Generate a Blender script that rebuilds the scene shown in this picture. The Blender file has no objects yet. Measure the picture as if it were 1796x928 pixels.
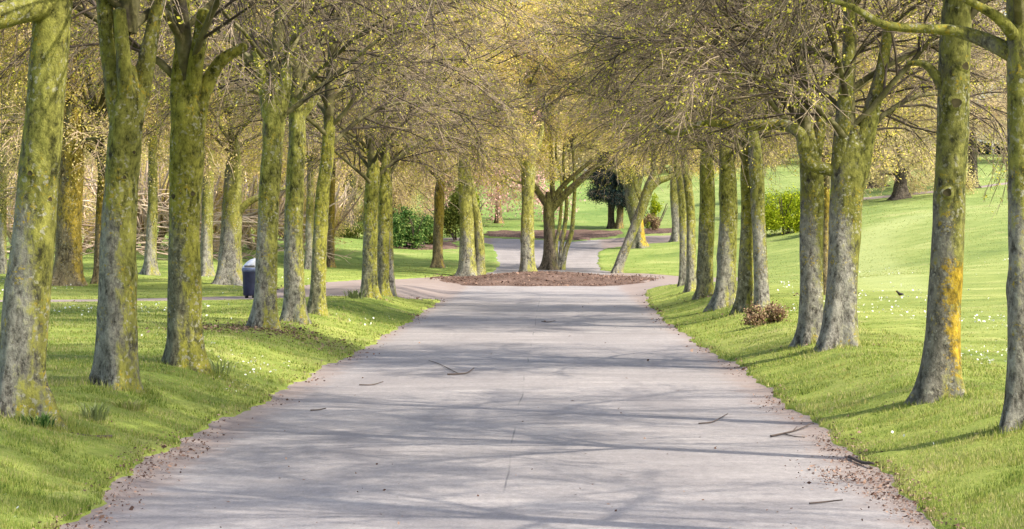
import bpy, math, random
import numpy as np
from mathutils import noise, Vector
rng = np.random.default_rng(11)
random.seed(11)
R = math.radians

# ------------------------------------------------------------------ camera, sky, sun, exposure
F, CX, HY, CH = 4200.0, 898.0, 410.0, 1.85          # focal length (photo px), principal column, eye level, eye height
scene = bpy.context.scene
C = scene.collection
cam = bpy.data.objects.new('camera', bpy.data.cameras.new('camera'))
C.objects.link(cam)
cam.location = (0, 0, CH); cam.rotation_euler = (R(90), 0, 0)
cam.data.sensor_width = 36; cam.data.lens = 36 * F / 1796
cam.data.shift_y = -54 / 1796
cam.data.clip_start = 0.1; cam.data.clip_end = 3000
scene.camera = cam

SUN_EL, SUN_AZ = 45.0, 121.0                          # azimuth measured clockwise from +Y (view direction): right and behind
world = bpy.data.worlds.new('World'); scene.world = world; world.use_nodes = True
wn = world.node_tree; wn.nodes.clear()
sky = wn.nodes.new('ShaderNodeTexSky'); sky.sky_type = 'NISHITA'; sky.sun_disc = False
sky.sun_elevation = R(SUN_EL); sky.sun_rotation = R(SUN_AZ); sky.dust_density = 2.5; sky.air_density = 1.0; sky.ozone_density = 1.0
bg = wn.nodes.new('ShaderNodeBackground'); bg.inputs[1].default_value = 0.15
wo = wn.nodes.new('ShaderNodeOutputWorld')
wn.links.new(sky.outputs[0], bg.inputs[0]); wn.links.new(bg.outputs[0], wo.inputs[0])
sd_ = bpy.data.lights.new('sun', 'SUN'); sun = bpy.data.objects.new('sun', sd_); C.objects.link(sun)
sd_.energy = 3.1; sd_.angle = R(0.8); sd_.color = (1.0, 0.93, 0.82)
sv = Vector((math.sin(R(SUN_AZ)) * math.cos(R(SUN_EL)), math.cos(R(SUN_AZ)) * math.cos(R(SUN_EL)), math.sin(R(SUN_EL))))
sun.rotation_euler = sv.to_track_quat('Z', 'Y').to_euler(); sun.location = (40, -40, 60)
vs = scene.view_settings
vs.view_transform = 'Standard'; vs.look = 'None'; vs.exposure = 1.33; vs.gamma = 1; vs.use_curve_mapping = False

# ------------------------------------------------------------------ node helpers
class NM:
    def __init__(s, name):
        s.m = bpy.data.materials.new(name); s.m.use_nodes = True
        s.t = s.m.node_tree; s.t.nodes.clear()
        s.out = s.t.nodes.new('ShaderNodeOutputMaterial')
    def n(s, typ, **kw):
        nd = s.t.nodes.new(typ)
        for k, v in kw.items(): setattr(nd, k, v)
        return nd
    def put(s, sock, v):
        if hasattr(v, 'links') or isinstance(v, bpy.types.NodeSocket): s.t.links.new(v, sock)
        else:
            if isinstance(v, tuple) and len(v) == 3 and sock.type == 'RGBA': v = v + (1,)
            sock.default_value = v
    def obj(s): return s.n('ShaderNodeTexCoord').outputs['Object']
    def pos(s): return s.n('ShaderNodeNewGeometry').outputs['Position']
    def mapping(s, v, scale):
        nd = s.n('ShaderNodeMapping'); s.put(nd.inputs[0], v); nd.inputs['Scale'].default_value = scale
        return nd.outputs[0]
    def noise(s, v, scale, detail=4, rough=0.55, dist=0.0):
        nd = s.n('ShaderNodeTexNoise'); s.put(nd.inputs['Vector'], v)
        nd.inputs['Scale'].default_value = scale; nd.inputs['Detail'].default_value = detail
        nd.inputs['Roughness'].default_value = rough; nd.inputs['Distortion'].default_value = dist
        return nd.outputs[0]
    def voro(s, v, scale):
        nd = s.n('ShaderNodeTexVoronoi'); s.put(nd.inputs['Vector'], v); nd.inputs['Scale'].default_value = scale
        return nd.outputs[0]
    def math(s, op, a, b=0.0, c=None, clamp=False):
        nd = s.n('ShaderNodeMath', operation=op, use_clamp=clamp)
        s.put(nd.inputs[0], a); s.put(nd.inputs[1], b)
        if c is not None: s.put(nd.inputs[2], c)
        return nd.outputs[0]
    def rng(s, v, a, b, c=0.0, d=1.0):
        nd = s.n('ShaderNodeMapRange'); nd.interpolation_type = 'SMOOTHSTEP'
        s.put(nd.inputs[0], v)
        for i, x in enumerate((a, b, c, d)): nd.inputs[i + 1].default_value = x
        return nd.outputs[0]
    def ramp(s, v, stops):
        nd = s.n('ShaderNodeValToRGB'); e = nd.color_ramp.elements
        while len(e) < len(stops): e.new(0.5)
        for el, (p, c) in zip(e, stops): el.position = p; el.color = c + (1,)
        s.put(nd.inputs[0], v); return nd.outputs[0]
    def mix(s, f, a, b):
        nd = s.n('ShaderNodeMix', data_type='RGBA')
        s.put(nd.inputs[0], f); s.put(nd.inputs[6], a); s.put(nd.inputs[7], b)
        return nd.outputs[2]
    def bump(s, h, strength, dist):
        nd = s.n('ShaderNodeBump'); s.put(nd.inputs['Height'], h)
        nd.inputs['Strength'].default_value = strength; nd.inputs['Distance'].default_value = dist
        return nd.outputs[0]
    def principled(s, col, rough=0.85, bump=None, spec=0.25, metal=0.0):
        p = s.n('ShaderNodeBsdfPrincipled')
        s.put(p.inputs['Base Color'], col); s.put(p.inputs['Roughness'], rough)
        p.inputs['Specular IOR Level'].default_value = spec; p.inputs['Metallic'].default_value = metal
        if bump is not None: s.put(p.inputs['Normal'], bump)
        s.t.links.new(p.outputs[0], s.out.inputs[0]); return s.m
    def leafy(s, col, trans=0.35):
        a = s.n('ShaderNodeBsdfDiffuse'); b = s.n('ShaderNodeBsdfTranslucent'); m = s.n('ShaderNodeMixShader')
        s.put(a.inputs[0], col); s.put(b.inputs[0], col); m.inputs[0].default_value = trans
        s.t.links.new(a.outputs[0], m.inputs[1]); s.t.links.new(b.outputs[0], m.inputs[2])
        s.t.links.new(m.outputs[0], s.out.inputs[0]); return s.m
    def island(s): return s.n('ShaderNodeNewGeometry').outputs['Random Per Island']
    def orand(s): return s.n('ShaderNodeObjectInfo').outputs['Random']
    def nx(s):
        g = s.n('ShaderNodeNewGeometry'); x = s.n('ShaderNodeSeparateXYZ'); s.put(x.inputs[0], g.outputs['Normal']); return x.outputs[0]
    def sep(s, v):
        x = s.n('ShaderNodeSeparateXYZ'); s.put(x.inputs[0], v); return x.outputs

def bark(name, dark, light, alg_d, alg_l, alg=0.0, orange=None, speck=1.0):
    k = NM(name); o = k.obj(); z = k.sep(o)[2]
    st = k.mapping(o, (1, 1, 0.4))
    fine = k.noise(k.mapping(o, (1, 1, 0.6)), 17, 8, 0.75); mid = k.noise(k.mapping(o, (1, 1, 0.65)), 5.5, 7, 0.7); big = k.noise(k.mapping(o, (1, 1, 0.45)), 2.0, 5, 0.65)
    tex = k.math('ADD', k.math('MULTIPLY', fine, 0.55), k.math('MULTIPLY', mid, 0.45))
    base = k.ramp(tex, [(0.40, tuple(.7 * c for c in dark)), (0.49, tuple(0.5 * (a + b) for a, b in zip(dark, light))), (0.58, light)])
    algc = k.ramp(tex, [(0.40, tuple(.65 * c for c in alg_d)), (0.49, tuple(0.5 * (a + b) for a, b in zip(alg_d, alg_l))), (0.59, alg_l)])
    f = k.math('ADD', k.math('MULTIPLY', big, 2.6), k.math('MULTIPLY', k.nx(), 0.52))
    f = k.math('ADD', f, k.math('MULTIPLY', tex, 3.0))
    f = k.math('ADD', f, k.rng(z, 0.0, 2.4, -0.62, 0.34))
    f = k.rng(f, 2.62 - alg, 3.18 - alg)
    col = k.mix(f, base, algc)
    # pale lichen discs
    sp = k.math('MULTIPLY', k.rng(k.noise(o, 24, 3, 0.5), 0.56, 0.64), k.rng(k.noise(o, 3.1, 3), 0.40, 0.56))
    col = k.mix(k.math('MULTIPLY', sp, 0.75 * speck), col, (0.40, 0.385, 0.29))
    sp2 = k.math('MULTIPLY', k.rng(k.noise(o, 27, 3, 0.5), 0.57, 0.64), k.rng(k.noise(k.mapping(o, (1.3, 1.3, 1.3)), 2.2, 3), 0.5, 0.6))
    col = k.mix(k.math('MULTIPLY', sp2, 0.8 * speck), col, (0.40, 0.30, 0.03))
    dk = k.rng(k.noise(st, 7, 6, 0.75), 0.34, 0.45, 1, 0)
    col = k.mix(k.math('MULTIPLY', dk, 0.75), col, tuple(0.5 * c for c in dark))
    if orange:
        z0, z1, x0 = orange
        zz = k.math('MULTIPLY', k.rng(z, z0, z0 + 0.35), k.rng(z, z1 - 0.35, z1, 1, 0))
        xx = k.rng(k.sep(o)[0], x0 - 0.22, x0 + 0.20)
        ff = k.math('ADD', k.math('MULTIPLY', k.math('MULTIPLY', zz, xx), 0.62), k.math('ADD', k.math('MULTIPLY', k.noise(o, 5, 3, 0.6), 0.9), k.math('MULTIPLY', k.noise(o, 30, 6, 0.8), 1.1)))
        col = k.mix(k.math('MULTIPLY', k.rng(ff, 1.46, 1.62), 0.9), col, k.ramp(fine, [(0.38, (0.16, 0.11, 0.015)), (0.5, (0.38, 0.25, 0.018)), (0.62, (0.60, 0.41, 0.04))]))
    h = k.math('ADD', k.math('MULTIPLY', fine, 0.6), k.math('MULTIPLY', mid, 0.7))
    return k.principled(col, 0.9, k.bump(h, 1.0, 0.07), 0.15)

M = {}
M['bark'] = bark('mossy_bark', (0.062, 0.055, 0.042), (0.36, 0.34, 0.27), (0.062, 0.064, 0.016), (0.33, 0.32, 0.07), 0.30)
M['bark_grey'] = bark('grey_bark', (0.07, 0.062, 0.05), (0.36, 0.34, 0.285), (0.08, 0.082, 0.018), (0.25, 0.245, 0.055), 0.12)
M['bark_green'] = bark('green_bark', (0.055, 0.052, 0.03), (0.25, 0.24, 0.15), (0.062, 0.066, 0.014), (0.35, 0.335, 0.06), 0.44)
M['bark_orange'] = bark('lichen_bark', (0.06, 0.055, 0.04), (0.28, 0.26, 0.20), (0.062, 0.066, 0.018), (0.30, 0.29, 0.075), 0.30, orange=(0.0, 1.6, -0.05))
M['bark_yellow'] = bark('yellow_lichen_bark', (0.06, 0.055, 0.04), (0.22, 0.21, 0.15), (0.07, 0.075, 0.014), (0.2, 0.2, 0.05), 0.1, orange=(-0.1, 1.9, 0.0))
M['bark_dark'] = bark('dark_bark', (0.022, 0.018, 0.014), (0.11, 0.09, 0.07), (0.03, 0.032, 0.01), (0.09, 0.09, 0.03), -0.3, speck=0.25)
M['bark_umber'] = bark('umber_bark', (0.04, 0.032, 0.024), (0.19, 0.15, 0.105), (0.05, 0.05, 0.014), (0.18, 0.17, 0.05), 0.0, speck=0.3)
M['bark_brown'] = bark('brown_bark', (0.055, 0.042, 0.025), (0.24, 0.19, 0.10), (0.10, 0.085, 0.012), (0.34, 0.25, 0.04), 0.1, speck=0.6)

def twigmat(name, a, b):
    k = NM(name); r = k.island()
    return k.principled(k.ramp(k.math('ADD', k.math('MULTIPLY', r, 0.7), k.math('MULTIPLY', k.noise(k.obj(), 1.2, 2), 0.3)), [(0.15, a), (0.85, b)]), 0.85, None, 0.2)
M['limb'] = (lambda k: k.principled(k.ramp(k.noise(k.obj(), 3.0, 5, 0.65), [(0.35, (0.05, 0.042, 0.03)), (0.5, (0.11, 0.10, 0.04)), (0.66, (0.21, 0.19, 0.10))]), 0.9, k.bump(k.noise(k.obj(), 18, 5), 0.6, 0.03), 0.15))(NM('limb_bark'))
M['twig'] = twigmat('twig_bark', (0.05, 0.037, 0.03), (0.42, 0.33, 0.23))
M['branchlet'] = twigmat('branchlet_bark', (0.035, 0.027, 0.022), (0.13, 0.10, 0.08))
M['twig_bg'] = twigmat('pale_twig_bark', (0.16, 0.115, 0.075), (0.56, 0.43, 0.28))

def leafmat(name, stops, orand=0.0, tr=0.35):
    k = NM(name); v = k.island()
    if orand: v = k.math('ADD', k.math('MULTIPLY', v, 1 - orand), k.math('MULTIPLY', k.orand(), orand))
    return k.leafy(k.ramp(v, stops), tr)
M['leaf'] = leafmat('spring_leaf', [(0.0, (0.26, 0.28, 0.025)), (0.45, (0.52, 0.52, 0.06)), (1.0, (0.74, 0.62, 0.14))])
M['leaf_mid'] = leafmat('spring_leaf_far', [(0.0, (0.48, 0.43, 0.06)), (0.5, (0.80, 0.67, 0.14)), (1.0, (0.85, 0.65, 0.32))], tr=.45)
M['leaf_bg'] = leafmat('woodland_leaf', [(0.0, (0.46, 0.42, 0.15)), (0.4, (0.68, 0.57, 0.27)), (0.7, (0.74, 0.61, 0.36)), (1.0, (0.72, 0.55, 0.43))], 0.5, .45)
M['leaf_wood'] = leafmat('left_wood_leaf', [(0.0, (0.42, 0.40, 0.08)), (0.4, (0.68, 0.58, 0.18)), (0.7, (0.76, 0.58, 0.32)), (1.0, (0.70, 0.50, 0.38))], 0.35, .45)
M['leaf_pink'] = leafmat('blossom', [(0.0, (0.50, 0.26, 0.24)), (0.5, (0.68, 0.40, 0.37)), (1.0, (0.74, 0.54, 0.46))])
M['leaf_dark'] = leafmat('evergreen_leaf', [(0.0, (0.008, 0.014, 0.016)), (0.6, (0.02, 0.035, 0.035)), (1.0, (0.05, 0.07, 0.05))], tr=0.1)
M['leaf_green'] = leafmat('shrub_leaf', [(0.0, (0.03, 0.08, 0.02)), (0.5, (0.10, 0.19, 0.05)), (1.0, (0.30, 0.38, 0.11))])
M['leaf_olive'] = leafmat('olive_leaf', [(0.0, (0.04, 0.06, 0.015)), (0.5, (0.12, 0.15, 0.03)), (1.0, (0.26, 0.28, 0.06))])
M['leaf_lime'] = leafmat('lime_leaf', [(0.0, (0.14, 0.20, 0.012)), (0.5, (0.32, 0.40, 0.02)), (1.0, (0.50, 0.52, 0.04))])
M['leaf_red'] = leafmat('reddish_leaf', [(0.0, (0.14, 0.08, 0.05)), (0.5, (0.34, 0.22, 0.14)), (0.8, (0.48, 0.36, 0.22)), (1.0, (0.25, 0.32, 0.06))])
M['weed'] = leafmat('weed_leaf', [(0.0, (0.12, 0.15, 0.05)), (0.5, (0.22, 0.26, 0.10)), (1.0, (0.34, 0.36, 0.18))])
M['leaf_litter'] = leafmat('dead_leaf', [(0.0, (0.06, 0.035, 0.028)), (0.5, (0.17, 0.105, 0.08)), (1.0, (0.38, 0.26, 0.19))], tr=0.1)
M['daisy'] = leafmat('daisy_petal', [(0.0, (0.7, 0.7, 0.62)), (1.0, (0.8, 0.8, 0.75))], tr=0.15)

def grassmat():
    k = NM('lawn_turf'); p = k.pos()
    flat = k.mapping(p, (1, 1, 0))
    big = k.noise(flat, 0.16, 4, 0.6); mid = k.noise(flat, 0.9, 6, 0.62); fine = k.noise(flat, 14, 6, 0.7)
    wide = k.noise(k.mapping(p, (0.05, 0.11, 0)), 1.0, 5, 0.65, 1.5)
    v = k.math('ADD', k.math('ADD', k.math('MULTIPLY', big, 0.22), k.math('MULTIPLY', mid, 0.30)), k.math('ADD', k.math('MULTIPLY', fine, 0.22), k.math('MULTIPLY', wide, 0.26)))
    col = k.ramp(v, [(0.38, (0.07, 0.115, 0.022)), (0.47, (0.18, 0.23, 0.042)), (0.55, (0.29, 0.325, 0.075)), (0.63, (0.42, 0.40, 0.15))])
    yy = k.sep(p)[1]
    far = k.rng(yy, 55, 130)
    colf = k.ramp(v, [(0.38, (0.085, 0.15, 0.038)), (0.5, (0.165, 0.24, 0.06)), (0.62, (0.29, 0.34, 0.11))])
    col = k.mix(far, col, colf)
    xx = k.sep(p)[0]
    pale = k.math('MULTIPLY', k.rng(k.math('ADD', xx, k.math('MULTIPLY', mid, 3.0)), 6.0, 11.0), 0.55)
    col = k.mix(pale, col, k.ramp(v, [(0.38, (0.13, 0.18, 0.05)), (0.5, (0.245, 0.285, 0.085)), (0.61, (0.37, 0.385, 0.15))]))
    dry = k.math('MULTIPLY', k.rng(k.noise(flat, 0.5, 7, 0.7), 0.56, 0.68), 0.55)
    col = k.mix(dry, col, (0.33, 0.30, 0.13))
    an = k.n('ShaderNodeAttribute', attribute_name='mown')
    col = k.mix(k.math('MULTIPLY', an.outputs['Fac'], 0.5), col, (0.37, 0.40, 0.16))
    return k.principled(col, 0.9, k.bump(k.math('ADD', fine, mid), 0.7, 0.06), 0.1)
M['grass'] = grassmat()
def blademat():
    k = NM('grass_blade'); p = k.mapping(k.pos(), (1, 1, 0)); big = k.noise(p, 0.8, 5, 0.65); r = k.island()
    v = k.math('ADD', k.math('MULTIPLY', r, 0.42), k.math('MULTIPLY', big, 0.80))
    pat = k.rng(k.noise(p, 1.7, 6, 0.7), 0.54, 0.66)
    col = k.ramp(v, [(0.33, (0.08, 0.135, 0.026)), (0.5, (0.20, 0.262, 0.045)), (0.64, (0.32, 0.345, 0.08)), (0.82, (0.46, 0.41, 0.19))])
    col = k.mix(k.math('MULTIPLY', pat, 0.6), col, (0.36, 0.31, 0.10))
    return k.leafy(col, 0.4)
M['blade'] = blademat()
def pathmat():
    k = NM('worn_asphalt'); p = k.pos(); fl = k.mapping(p, (1, 1, 0))
    st = k.noise(k.mapping(p, (0.35, 1.0, 0)), 1.5, 7, 0.68)
    big = k.noise(fl, 0.28, 4, 0.6); grit = k.noise(fl, 70, 4, 0.8); g2 = k.noise(k.mapping(p, (1, 0.45, 0)), 13, 7, 0.8)
    v = k.math('ADD', k.math('ADD', k.math('MULTIPLY', st, 0.30), k.math('MULTIPLY', big, 0.16)), k.math('ADD', k.math('MULTIPLY', grit, 0.20), k.math('MULTIPLY', g2, 0.34)))
    col = k.ramp(v, [(0.38, (0.125, 0.112, 0.108)), (0.5, (0.225, 0.205, 0.196)), (0.60, (0.35, 0.32, 0.297))])
    gr2 = k.rng(k.noise(fl, 42, 5, 0.8), 0.36, 0.64); spk = k.rng(k.voro(fl, 55), 0.05, 0.25, 0.35, 0)
    col = k.mix(k.math('MULTIPLY', gr2, 0.32), col, (0.42, 0.385, 0.365)); col = k.mix(spk, col, (0.10, 0.09, 0.09))
    wear = k.math('MULTIPLY', k.rng(k.noise(k.mapping(p, (0.9, 0.12, 0)), 1.0, 4, 0.6), 0.5, 0.68), 0.35)
    col = k.mix(wear, col, (0.155, 0.14, 0.14))
    # longitudinal joint between the two laid strips
    sx = k.sep(p); u = k.math('SUBTRACT', sx[0], k.math('MULTIPLY_ADD', sx[1], 0.0167, -0.30))
    j = k.math('ABSOLUTE', k.math('ADD', u, k.math('MULTIPLY_ADD', k.noise(fl, 0.3, 2), 0.10, 0.0)))
    col = k.mix(k.math('MULTIPLY', k.rng(j, 0.002, 0.012, 1, 0), k.rng(k.noise(fl, 0.35, 3), 0.46, 0.62)), col, (0.13, 0.12, 0.12))
    edge = k.rng(k.math('ADD', k.math('ABSOLUTE', u), k.math('MULTIPLY', k.noise(fl, 2.5, 6, 0.7), 1.0)), 2.85, 3.3)
    col = k.mix(k.math('MULTIPLY', edge, 0.5), col, (0.24, 0.165, 0.125))
    return k.principled(col, 0.88, k.bump(k.math('ADD', k.math('MULTIPLY', grit, 0.6), st), 0.35, 0.012), 0.25)
M['path'] = pathmat()
def soilmat():
    k = NM('leaf_mould'); fl = k.mapping(k.pos(), (1, 1, 0))
    v = k.math('ADD', k.math('MULTIPLY', k.noise(fl, 9, 8, 0.75), 0.7), k.math('MULTIPLY', k.noise(fl, 0.9, 4), 0.3))
    return k.principled(k.ramp(v, [(0.36, (0.04, 0.027, 0.021)), (0.5, (0.12, 0.078, 0.06)), (0.65, (0.26, 0.18, 0.145))]), 0.95, k.bump(v, 0.9, 0.08), 0.1)
M['soil'] = soilmat()
def plain(name, col, rough=0.6, spec=0.3, metal=0.0, var=0.25):
    k = NM(name); v = k.noise(k.obj(), 12, 5, 0.6)
    return k.principled(k.ramp(v, [(0.3, tuple(c * (1 - var) for c in col)), (0.7, tuple(min(1, c * (1 + var)) for c in col))]), rough, None, spec, metal)
M['stick'] = plain('dead_wood', (0.075, 0.055, 0.045), 0.9)
M['deadwood'] = twigmat('bleached_branch', (0.26, 0.18, 0.13), (0.62, 0.50, 0.38))
M['scar'] = plain('branch_scar_wood', (0.06, 0.05, 0.025), 0.95, 0.1, 0, .5)
M['navy'] = plain('navy_plastic', (0.016, 0.020, 0.045), 0.5)
M['bluegrey'] = plain('blue_grey_band', (0.13, 0.16, 0.26), 0.5)
M['lidgrey'] = plain('pale_grey_lid', (0.62, 0.63, 0.68), 0.4, 0.4, 0, 0.08)
M['black'] = plain('black_feather', (0.02, 0.018, 0.018), 0.6)
M['beak'] = plain('orange_beak', (0.5, 0.22, 0.02), 0.5)
M['white'] = plain('white_paint', (0.78, 0.78, 0.76), 0.5, 0.3, 0, 0.05)

# ------------------------------------------------------------------ mesh helpers
class MB:
    def __init__(s): s.v = []; s.q = []; s.t = []; s.qm = []; s.tm = []; s.n = 0
    def add(s, v, q=None, t=None, m=0):
        v = np.asarray(v, float).reshape(-1, 3)
        if q is not None and len(q): q = np.asarray(q, int).reshape(-1, 4); s.q.append(q + s.n); s.qm.append(np.full(len(q), m))
        if t is not None and len(t): t = np.asarray(t, int).reshape(-1, 3); s.t.append(t + s.n); s.tm.append(np.full(len(t), m))
        s.v.append(v); s.n += len(v)
    def mesh(s, name, mats, smooth=True):
        me = bpy.data.meshes.new(name)
        v = np.concatenate(s.v)
        q = np.concatenate(s.q) if s.q else np.zeros((0, 4), int); t = np.concatenate(s.t) if s.t else np.zeros((0, 3), int)
        nl = q.size + t.size; nf = len(q) + len(t)
        me.vertices.add(len(v)); me.vertices.foreach_set('co', v.astype(np.float32).ravel())
        me.loops.add(nl); me.loops.foreach_set('vertex_index', np.concatenate([q.ravel(), t.ravel()]).astype(np.int32))
        me.polygons.add(nf)
        ls = np.concatenate([np.arange(len(q)) * 4, q.size + np.arange(len(t)) * 3]).astype(np.int32)
        me.polygons.foreach_set('loop_start', ls)
        for m in mats: me.materials.append(m)
        mi = np.concatenate([np.concatenate(s.qm) if s.qm else np.zeros(0, int), np.concatenate(s.tm) if s.tm else np.zeros(0, int)])
        me.polygons.foreach_set('material_index', mi.astype(np.int32))
        if smooth: me.polygons.foreach_set('use_smooth', np.ones(nf, bool))
        me.update(calc_edges=True); me.validate()
        return me

def link(name, mesh, parent=None, loc=(0, 0, 0), rotz=0.0, scale=1.0):
    o = bpy.data.objects.new(name, mesh); C.objects.link(o)
    o.location = loc; o.rotation_euler = (0, 0, rotz); o.scale = (scale,) * 3 if not isinstance(scale, tuple) else scale
    if parent is not None: o.parent = parent
    return o
def tag(o, label=None, cat=None, group=None, kind=None):
    if label: o['label'] = label
    if cat: o['category'] = cat
    if group: o['group'] = group
    if kind: o['kind'] = kind
    return o
def thing(name, label, cat, loc, group=None):
    return tag(link(name, None, None, loc), label, cat, group)

def unit(a): return a / np.maximum(np.linalg.norm(a, axis=-1, keepdims=True), 1e-9)
def tubes(mb, P, Rd, sides, m=0):
    """P (T,N,3), Rd (T,N): round tubes along many polylines at once"""
    T, N, _ = P.shape
    tan = np.empty_like(P); tan[:, 1:-1] = P[:, 2:] - P[:, :-2]; tan[:, 0] = P[:, 1] - P[:, 0]; tan[:, -1] = P[:, -1] - P[:, -2]
    tan = unit(tan)
    mean = unit(P[:, -1] - P[:, 0])
    ref = np.where((np.abs(mean[:, 1]) < 0.8)[:, None], np.array([0, 1., 0]), np.array([1., 0, 0]))[:, None, :]
    a = unit(np.cross(tan, np.broadcast_to(ref, tan.shape))); b = np.cross(tan, a)
    th = np.arange(sides) * 2 * np.pi / sides
    V = P[:, :, None, :] + Rd[:, :, None, None] * (np.cos(th)[None, None, :, None] * a[:, :, None, :] + np.sin(th)[None, None, :, None] * b[:, :, None, :])
    i = np.arange(T)[:, None, None] * N * sides + np.arange(N - 1)[None, :, None] * sides + np.arange(sides)[None, None, :]
    k = np.roll(np.arange(sides), -1)
    j = np.arange(T)[:, None, None] * N * sides + np.arange(N - 1)[None, :, None] * sides + k[None, None, :]
    q = np.stack([i, j, j + sides, i + sides], -1).reshape(-1, 4)
    mb.add(V, q=q, m=m)
def leaves(mb, c, size, m, flat=0.0, aspect=0.62):
    n = len(c)
    a = unit(rng.normal(size=(n, 3))); b = rng.normal(size=(n, 3))
    if flat: a[:, 2] *= (1 - flat); b[:, 2] *= (1 - flat); a = unit(a)
    b = unit(np.cross(np.cross(a, b), a)); s = np.asarray(size).reshape(-1, 1) * np.ones((n, 1))
    v = np.stack([c + a * s * .5, c + b * s * .5 * aspect, c - a * s * .5, c - b * s * .5 * aspect], 1)
    mb.add(v, q=np.arange(n * 4).reshape(-1, 4), m=m)

# ------------------------------------------------------------------ terrain
def sm(a, b, x): t = np.clip((x - a) / (b - a), 0, 1); return t * t * (3 - 2 * t)
def sp(x, w): return w * np.log1p(np.exp(np.clip(x / w, -40, 40)))
def lat(X, Y): return X - (-0.30 + 0.0167 * np.minimum(Y, 120))
def base(X, Y):
    X = np.asarray(X, float); Y = np.asarray(Y, float)
    Yc = Y - sp(Y - 200, 8); u = lat(X, Y)
    bank = 0.33 * sm(2.65, 4.4, np.abs(u)) * (1 - 0.75 * sm(66, 84, Y))
    zc = 0.02 * sp(Yc - 80, 2) + 0.055 * sp(Yc - 97, 3)
    zr = 0.06 * sp(Yc - 55, 5)
    zl = 0.03 * sp(Yc - 65, 4) + 0.03 * sp(Yc - 92, 5)
    wr = sm(4, 22, u) ; wl = sm(4, 16, -u)
    z = zc * (1 - wr - wl) + zr * wr + zl * wl + bank
    off = sm(3.0, 6.5, np.abs(u))
    z = z + off * (0.035 * np.sin(X * 0.9 + 1.3) * np.cos(Y * 0.31) + 0.05 * np.sin(X * 0.23 + Y * 0.11))
    return z
_Ys = np.concatenate([np.arange(8, 130, 0.02), np.arange(130, 260, 0.05)])
def G(px, py):
    """ground point seen at a photo pixel"""
    X = (px - CX) / F * _Ys; z = CH - (py - HY) / F * _Ys
    hit = np.nonzero(base(X, _Ys) >= z)[0]
    i = hit[0] if len(hit) else len(_Ys) - 1
    return np.array([X[i], _Ys[i], float(base(X[i], _Ys[i]))])
def at(px, py, Y): return np.array([(px - CX) / F * Y, Y, CH - (py - HY) / F * Y])

path_px = [(130, 928), (300, 800), (420, 735), (540, 670), (660, 605), (740, 555), (768, 535), (783, 524), (700, 523), (600, 521), (575, 521), (430, 527), (235, 530), (85, 532), (-80, 534),
           (-80, 528), (85, 526), (235, 524), (430, 520), (560, 497), (640, 491), (760, 487), (820, 484), (868, 477), (880, 466), (876, 445), (866, 430), (845, 424), (780, 423), (780, 418),
           (850, 417.5), (940, 421), (1000, 425), (1060, 420), (1120, 415), (1200, 411), (1200, 423), (1150, 427), (1100, 431), (1060, 436), (1046, 441), (1043, 455), (1050, 474), (1100, 480), (1195, 485), (1330, 487), (1330, 492),
           (1195, 498), (1136, 508), (1126, 516), (1133, 536), (1150, 555), (1200, 595), (1290, 650), (1380, 720), (1460, 790), (1560, 866), (1640, 928)]
path_w = [G(*p)[:2] for p in path_px]
path_w = [np.array([-0.30 - 2.72 - 0.1, -14.0])] + path_w + [np.array([-0.30 + 2.72, -14.0])]
trail_px = [(1490, 354), (1580, 346), (1650, 339), (1720, 331), (1800, 322), (1800, 319), (1720, 327.5), (1650, 335), (1580, 342), (1490, 349)]
trail_w = [G(*p)[:2] for p in trail_px]
def polysd(poly, X, Y):
    poly = np.array(poly); d = np.full(X.shape, 1e9); inside = np.zeros(X.shape, bool)
    for a, b in zip(poly, np.roll(poly, -1, 0)):
        e = b - a; wx = X - a[0]; wy = Y - a[1]
        t = np.clip((wx * e[0] + wy * e[1]) / max(e @ e, 1e-9), 0, 1)
        d = np.minimum(d, np.hypot(wx - e[0] * t, wy - e[1] * t))
        c = (a[1] > Y) != (b[1] > Y)
        if abs(e[1]) > 1e-9: inside ^= c & (X < a[0] + (Y - a[1]) / e[1] * e[0])
    return np.where(inside, -d, d)
def wob(X, Y):
    return (0.05 * np.sin(3.1 * Y + 1.7 * X) + 0.06 * np.sin(1.27 * Y + 0.4) + 0.035 * np.sin(7.3 * Y + 4 * X) + 0.03 * np.sin(13.1 * Y - 5 * X) + 0.05 * np.sin(0.53 * Y))
def path_sd(X, Y): return polysd(path_w, X, Y) + 0.6 * wob(X, Y) - 0.08
ISL = np.array([1.15, 87.0]); IRX, IRY = 3.9, 5.2

gx = [0.0]
while gx[-1] < 420:
    gx.append(gx[-1] + (0.085 if gx[-1] < 5.2 else 0.085 * 1.07 ** (len(gx) - 61)))
gx = np.array(sorted([-x for x in gx[1:]] + gx))
gy = [-16.0]
while gy[-1] < 900:
    y = gy[-1]; gy.append(y + (1.0 if y < 11 else 0.2 if y < 100 else 0.35 if y < 125 else 0.35 * 1.07 ** ((y - 125) / 8)if y < 300 else 30))
gy = np.array(gy)
GX, GY = np.meshgrid(gx, gy); SD = path_sd(GX, GY); BZ = base(GX, GY)
def grid_quads(ny, nx):
    i = np.arange(ny - 1)[:, None] * nx + np.arange(nx - 1)[None, :]
    return np.stack([i, i + 1, i + nx + 1, i + nx], -1)
Q = grid_quads(*GX.shape)
lump = np.zeros(GX.shape)
near = (GY > 10) & (GY < 70) & (np.abs(GX) < 9)
lump[near] = [0.022 * noise.noise((x * 2.3, y * 2.3, 0)) + 0.018 * noise.noise((x * 6.0, y * 6.0, 3)) for x, y in zip(GX[near], GY[near])]
gz = BZ + np.where(SD > 0, 0.03, -0.02) * 0 + (sm(-0.12, 0.10, SD) * 0.12 - 0.085) + lump * sm(0.0, 0.3, SD)
mb = MB(); mb.add(np.stack([GX, GY, gz], -1), q=Q.reshape(-1, 4))
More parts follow.
